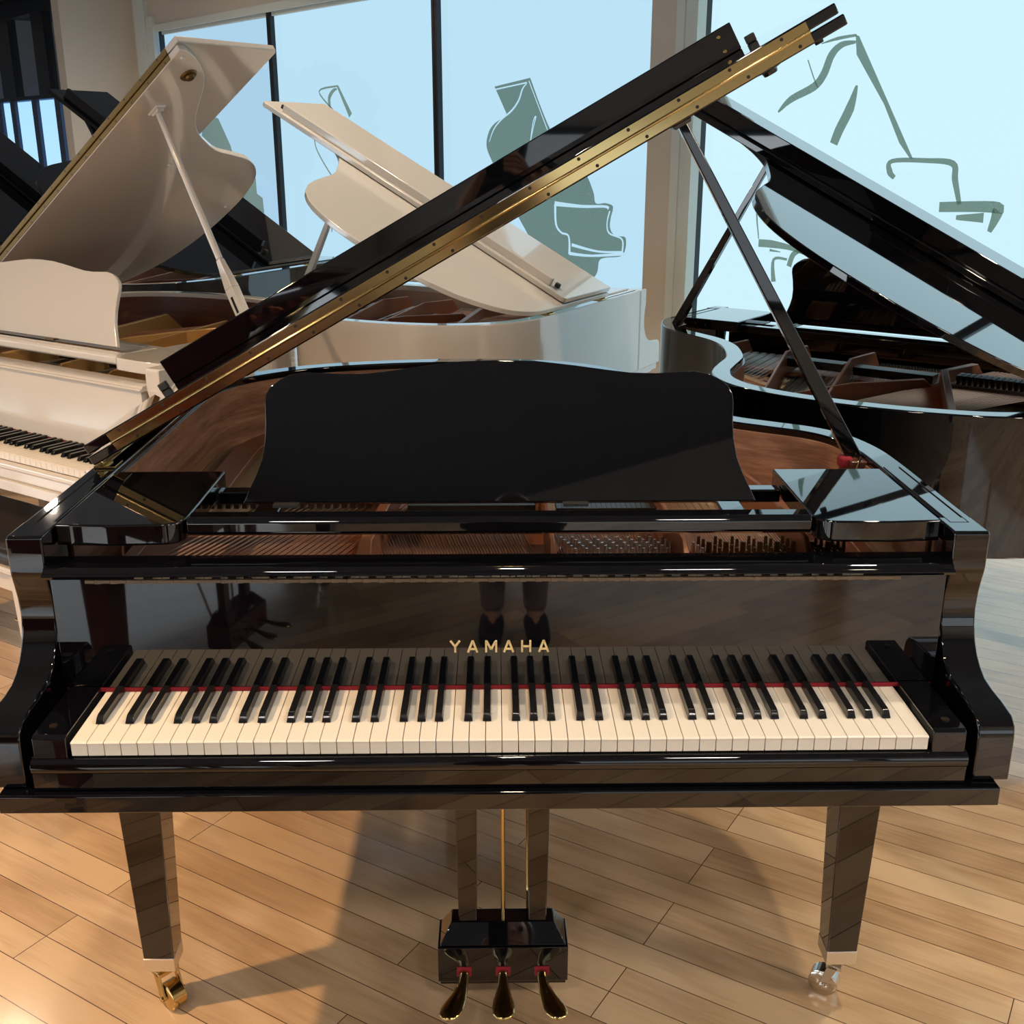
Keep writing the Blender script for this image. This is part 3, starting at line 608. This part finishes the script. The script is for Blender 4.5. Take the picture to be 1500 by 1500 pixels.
# downlights in the ceiling
LAMPS = [(-2.25, -.20, 285, (1., .62, .30)), (.05, -.75, 32, (1., .82, .60)), (-2.6, 3.4, 50, (1., .80, .58)), (1.3, .6, 90, (1., .84, .64)), (-.5, 2.9, 120, (1., .82, .62)), (3.3, -.9, 290, (1., .84, .66)), (-3.6, 7.2, 220, (1., .82, .64)), (.9, -2.35, 80, (1., .94, .88)), (-.9, -2.45, 80, (1., .94, .88)), (2.6, -2.3, 110, (1., .92, .82)), (-2.7, -2.5, 100, (1., .88, .74))]
for i, (x, y, e, c) in enumerate(LAMPS):
    t = thing('ceiling_downlight', ['round warm ceiling downlight left of the foreground piano', 'round warm ceiling downlight straight above the keyboard', 'round ceiling downlight above the white piano at far left', 'round ceiling downlight above the tail of the foreground piano', 'round ceiling downlight above the middle white piano', 'round ceiling downlight above the floor right of the keyboard', 'round ceiling downlight near the boxed column at the far left', 'ceiling downlight behind the photographer, second from the right', 'ceiling downlight behind the photographer, second from the left', 'ceiling downlight behind the photographer, rightmost', 'ceiling downlight behind the photographer, leftmost'][i], 'light', (x, y, CH), 0, 'ceiling downlights')
    bm = bmesh.new(); tube(bm, [(0, 0, 0), (0, 0, -.012)], [.062, .056], 28, cap=False); tube(bm, [(0, 0, -.012), (0, 0, -.002)], [.056, .05], 28, cap=False); link('bezel', bm, M['trim'], t)
    bm = bmesh.new(); tube(bm, [(0, 0, -.001), (0, 0, -.004)], .048, 28); link('lamp', bm, M['lampglow'], t)
    ld = bpy.data.lights.new('downlight', 'SPOT'); ld.energy = e; ld.color = c; ld.spot_size = radians(170 if i >= 5 else 130); ld.spot_blend = .8; ld.shadow_soft_size = .3 if i == 5 else (.16 if i > 6 else .045)
    lo = bpy.data.objects.new('downlight_beam', ld); COL.objects.link(lo); lo.parent = t; lo.location = (0, 0, -.03)

# outside: pavement, cars, trees
bm = bmesh.new(); rbox(bm, -30, 45, NW + .25, NW + 60, -.2, -.15); o = struct('trim_5', bm, M['pavement'], smooth=0)

# trees seen through the shop front on the left
for i, (s_, n_, r_, lb) in enumerate(((13.6, 7.5, 1.1, 'green tree outside the shop front, right one of three'), (17.2, 8.2, 1.2, 'green tree outside the shop front, middle of three'), (21.0, 8.8, 1.2, 'green tree outside the shop front, left one of three'))):
    t = thing('tree', lb, 'tree', RW(s_, n_, -.15), 0, 'trees outside the shop front'); rnd = random.Random(i)
    bm = bmesh.new(); tube(bm, [(0, 0, 0), (.03, 0, .6), (0, .03, 1.3)], [.12, .09, .07], 10); link('trunk', bm, M['darkmahogany'], t)
    bm = bmesh.new()
    for k in range(16):
        c = Vector((rnd.uniform(-1, 1) * r_ * .7, rnd.uniform(-1, 1) * r_ * .7, 1.3 + rnd.uniform(0, 1) * r_)); m4 = Matrix.Translation(c) @ Matrix.Scale(r_ * rnd.uniform(.25, .45), 4)
        bmesh.ops.create_icosphere(bm, subdivisions=3, radius=1, matrix=m4)
    for v in bm.verts: v.co += Vector((sin(v.co.y * 23 + v.co.z * 17), sin(v.co.x * 19 + v.co.z * 29), sin(v.co.x * 31 + v.co.y * 13))) * .06
    link('crown', bm, M['foliage'], t, smooth=0)

# the photographer (mirrored in the fallboard)
pn = thing('person', 'person in a long black dress and dark tights holding up a phone', 'person', (.05, -1.66, 0))
def skinned(name, V, E, m, parent, levels=2):
    me = bpy.data.meshes.new(name); me.from_pydata([v[0] for v in V], E, []); me.update()
    o = bpy.data.objects.new(name, me); COL.objects.link(o); o.parent = parent; me.materials.append(m)
    md = o.modifiers.new('skin', 'SKIN'); md.use_smooth_shade = True; sd = o.modifiers.new('sub', 'SUBSURF'); sd.levels = levels; sd.render_levels = levels
    for i, v in enumerate(V): me.skin_vertices[0].data[i].radius = (v[1], v[2] if len(v) > 2 else v[1]); me.skin_vertices[0].data[i].use_root = (i == 0)
    return o
V = [((0, 0, .95), .13, .10), ((0, 0, 1.08), .11, .085), ((0, -.01, 1.24), .13, .09), ((0, -.01, 1.34), .12, .08), ((0, 0, 1.43), .05, .05), ((0, .01, 1.50), .05, .055), ((0, .02, 1.56), .068, .08), ((0, .015, 1.63), .072, .088), ((0, .01, 1.69), .05, .06)]
E_ = [(i, i + 1) for i in range(8)]
def add(v, p): V.append(v); E_.append((p, len(V) - 1)); return len(V) - 1
for sx in (-1, 1):
    a = add(((sx * .085, 0, .86), .085), 0); a = add(((sx * .08, .01, .50), .055), a); a = add(((sx * .075, -.01, .36), .052), a); a = add(((sx * .07, -.01, .12), .034), a); a = add(((sx * .07, 0, .06), .035, .03), a); add(((sx * .075, .13, .025), .035, .02), a)
    a = add(((sx * .15, 0, 1.35), .048), 3); a = add(((sx * .23, -.01, 1.15), .036), a); w_ = add(((sx * .15, .10, 1.36), .024), a); h_ = add(((sx * .10, .135, 1.42), .026, .02), w_)
    for k, (dz, ln) in enumerate(((.045, .045), (.025, .05), (.005, .047), (-.014, .038))):
        f1 = add(((sx * .072 - .04, .155, 1.45 + dz), .0085), h_); f2 = add(((sx * .045 - .055, .172, 1.452 + dz), .0075), f1); add(((sx * .03 - .055, .172, 1.452 + dz), .0065), f2)
    t1 = add(((sx * .085 - .03, .172, 1.42), .010), w_); add(((sx * .055 - .05, .190, 1.435), .008), t1)
body = skinned('body', V, E_, M['skin'], pn)
bm = bmesh.new(); rings = []
for z, rx, ry in ((.33, .175, .15), (.40, .18, .15), (.6, .18, .15), (.86, .18, .145), (.98, .165, .13), (1.08, .135, .108), (1.2, .15, .115), (1.3, .165, .115), (1.37, .165, .095), (1.415, .12, .075), (1.43, .075, .062)):
    rings.append([bm.verts.new((rx * cos(2 * pi * k / 48) * (1 + (.04 * sin(k * 2.36) if z < .7 else 0)), ry * sin(2 * pi * k / 48), z)) for k in range(48)])
for a, b in zip(rings, rings[1:]):
    for k in range(48): bm.faces.new((a[k], b[k], b[(k + 1) % 48], a[(k + 1) % 48]))
link('dress', bm, M['cloth'], pn, smooth=60)
for sx in (-1, 1):
    skinned('tights', [((sx * .075, 0, .60), .064), ((sx * .075, 0, .42), .060), ((sx * .072, -.015, .33), .062), ((sx * .07, -.01, .12), .042), ((sx * .07, 0, .07), .042)], [(i, i + 1) for i in range(4)], M['tights'], pn)
    skinned('shoe', [((sx * .07, -.03, .045), .045, .045), ((sx * .075, .06, .04), .045, .038), ((sx * .08, .16, .032), .038, .028)], [(0, 1), (1, 2)], M['cloth'], pn)
bm = bmesh.new(); bmesh.ops.create_uvsphere(bm, u_segments=28, v_segments=18, radius=1, matrix=Matrix.Translation((0, -.02, 1.625)) @ Matrix.Diagonal((.092, .102, .115, 1)))
for v in bm.verts:
    if v.co.z < 1.6: v.co.z -= (1.6 - v.co.z) * 1.6
    if v.co.y > .045: v.co.y = .045 + (v.co.y - .045) * .1
link('hair', bm, M['hair'], pn)
for sx in (-1, 1):
    bm = bmesh.new(); bmesh.ops.create_uvsphere(bm, u_segments=12, v_segments=8, radius=.011, matrix=Matrix.Translation((sx * .030, .098, 1.60))); link('eye', bm, M['hair'], pn)
bm = bmesh.new(); bar(bm, (0, .098, 1.605), (0, .118, 1.572), .012, .012, .022, .018); link('nose', bm, M['skin'], pn, bevel=.004)
bm = bmesh.new(); bar(bm, (-.02, .102, 1.545), (.02, .102, 1.545), .008, .010); link('mouth', bm, M['redfelt'], pn, bevel=.003)
ph = thing('phone', 'black phone held up in the hands of the person in the black dress', 'phone', (-.0069, -1.4995, 1.49))
bm = bmesh.new(); box(bm, -.036, .036, .062, .070, -.08, .07); link('phone_body', bm, M['blackkey'], ph, bevel=.003)

# ------------------------------------------------------------------ camera, world, view
cam = bpy.data.cameras.new('camera'); co = bpy.data.objects.new('camera', cam); COL.objects.link(co)
cam.sensor_width = 36; cam.lens = 1628.88 / 1500 * 36; co.location = (-.0069, -1.3995, 1.5332); co.rotation_euler = (pi / 2 - .3193, 0, -.0151); cam.clip_start = .02
scn.camera = co
w = bpy.data.worlds.new('sky'); scn.world = w; w.use_nodes = True; nt = w.node_tree; nt.nodes.clear()
def WN(t): return nt.nodes.new(t)
out = WN('ShaderNodeOutputWorld'); bg = WN('ShaderNodeBackground'); tcw = WN('ShaderNodeTexCoord'); sx = WN('ShaderNodeSeparateXYZ'); cr = WN('ShaderNodeValToRGB')
nt.links.new(tcw.outputs['Generated'], sx.inputs[0]); nt.links.new(sx.outputs['Z'], cr.inputs['Fac'])
e = cr.color_ramp.elements; e[0].position = 0.; e[0].color = (.72, .9, 1., 1); e[1].position = .35; e[1].color = (.22, .45, .85, 1); nt.links.new(cr.outputs['Color'], bg.inputs[0]); bg.inputs[1].default_value = 1.; nt.links.new(bg.outputs[0], out.inputs[0])
scn.view_settings.view_transform = 'Standard'; scn.view_settings.look = 'None'; scn.view_settings.exposure = .42; scn.view_settings.gamma = 1.; scn.view_settings.use_curve_mapping = False
scn.cycles.use_denoising = True
scn.cycles.max_bounces = 8; scn.cycles.transparent_max_bounces = 12; scn.cycles.sample_clamp_indirect = 6.
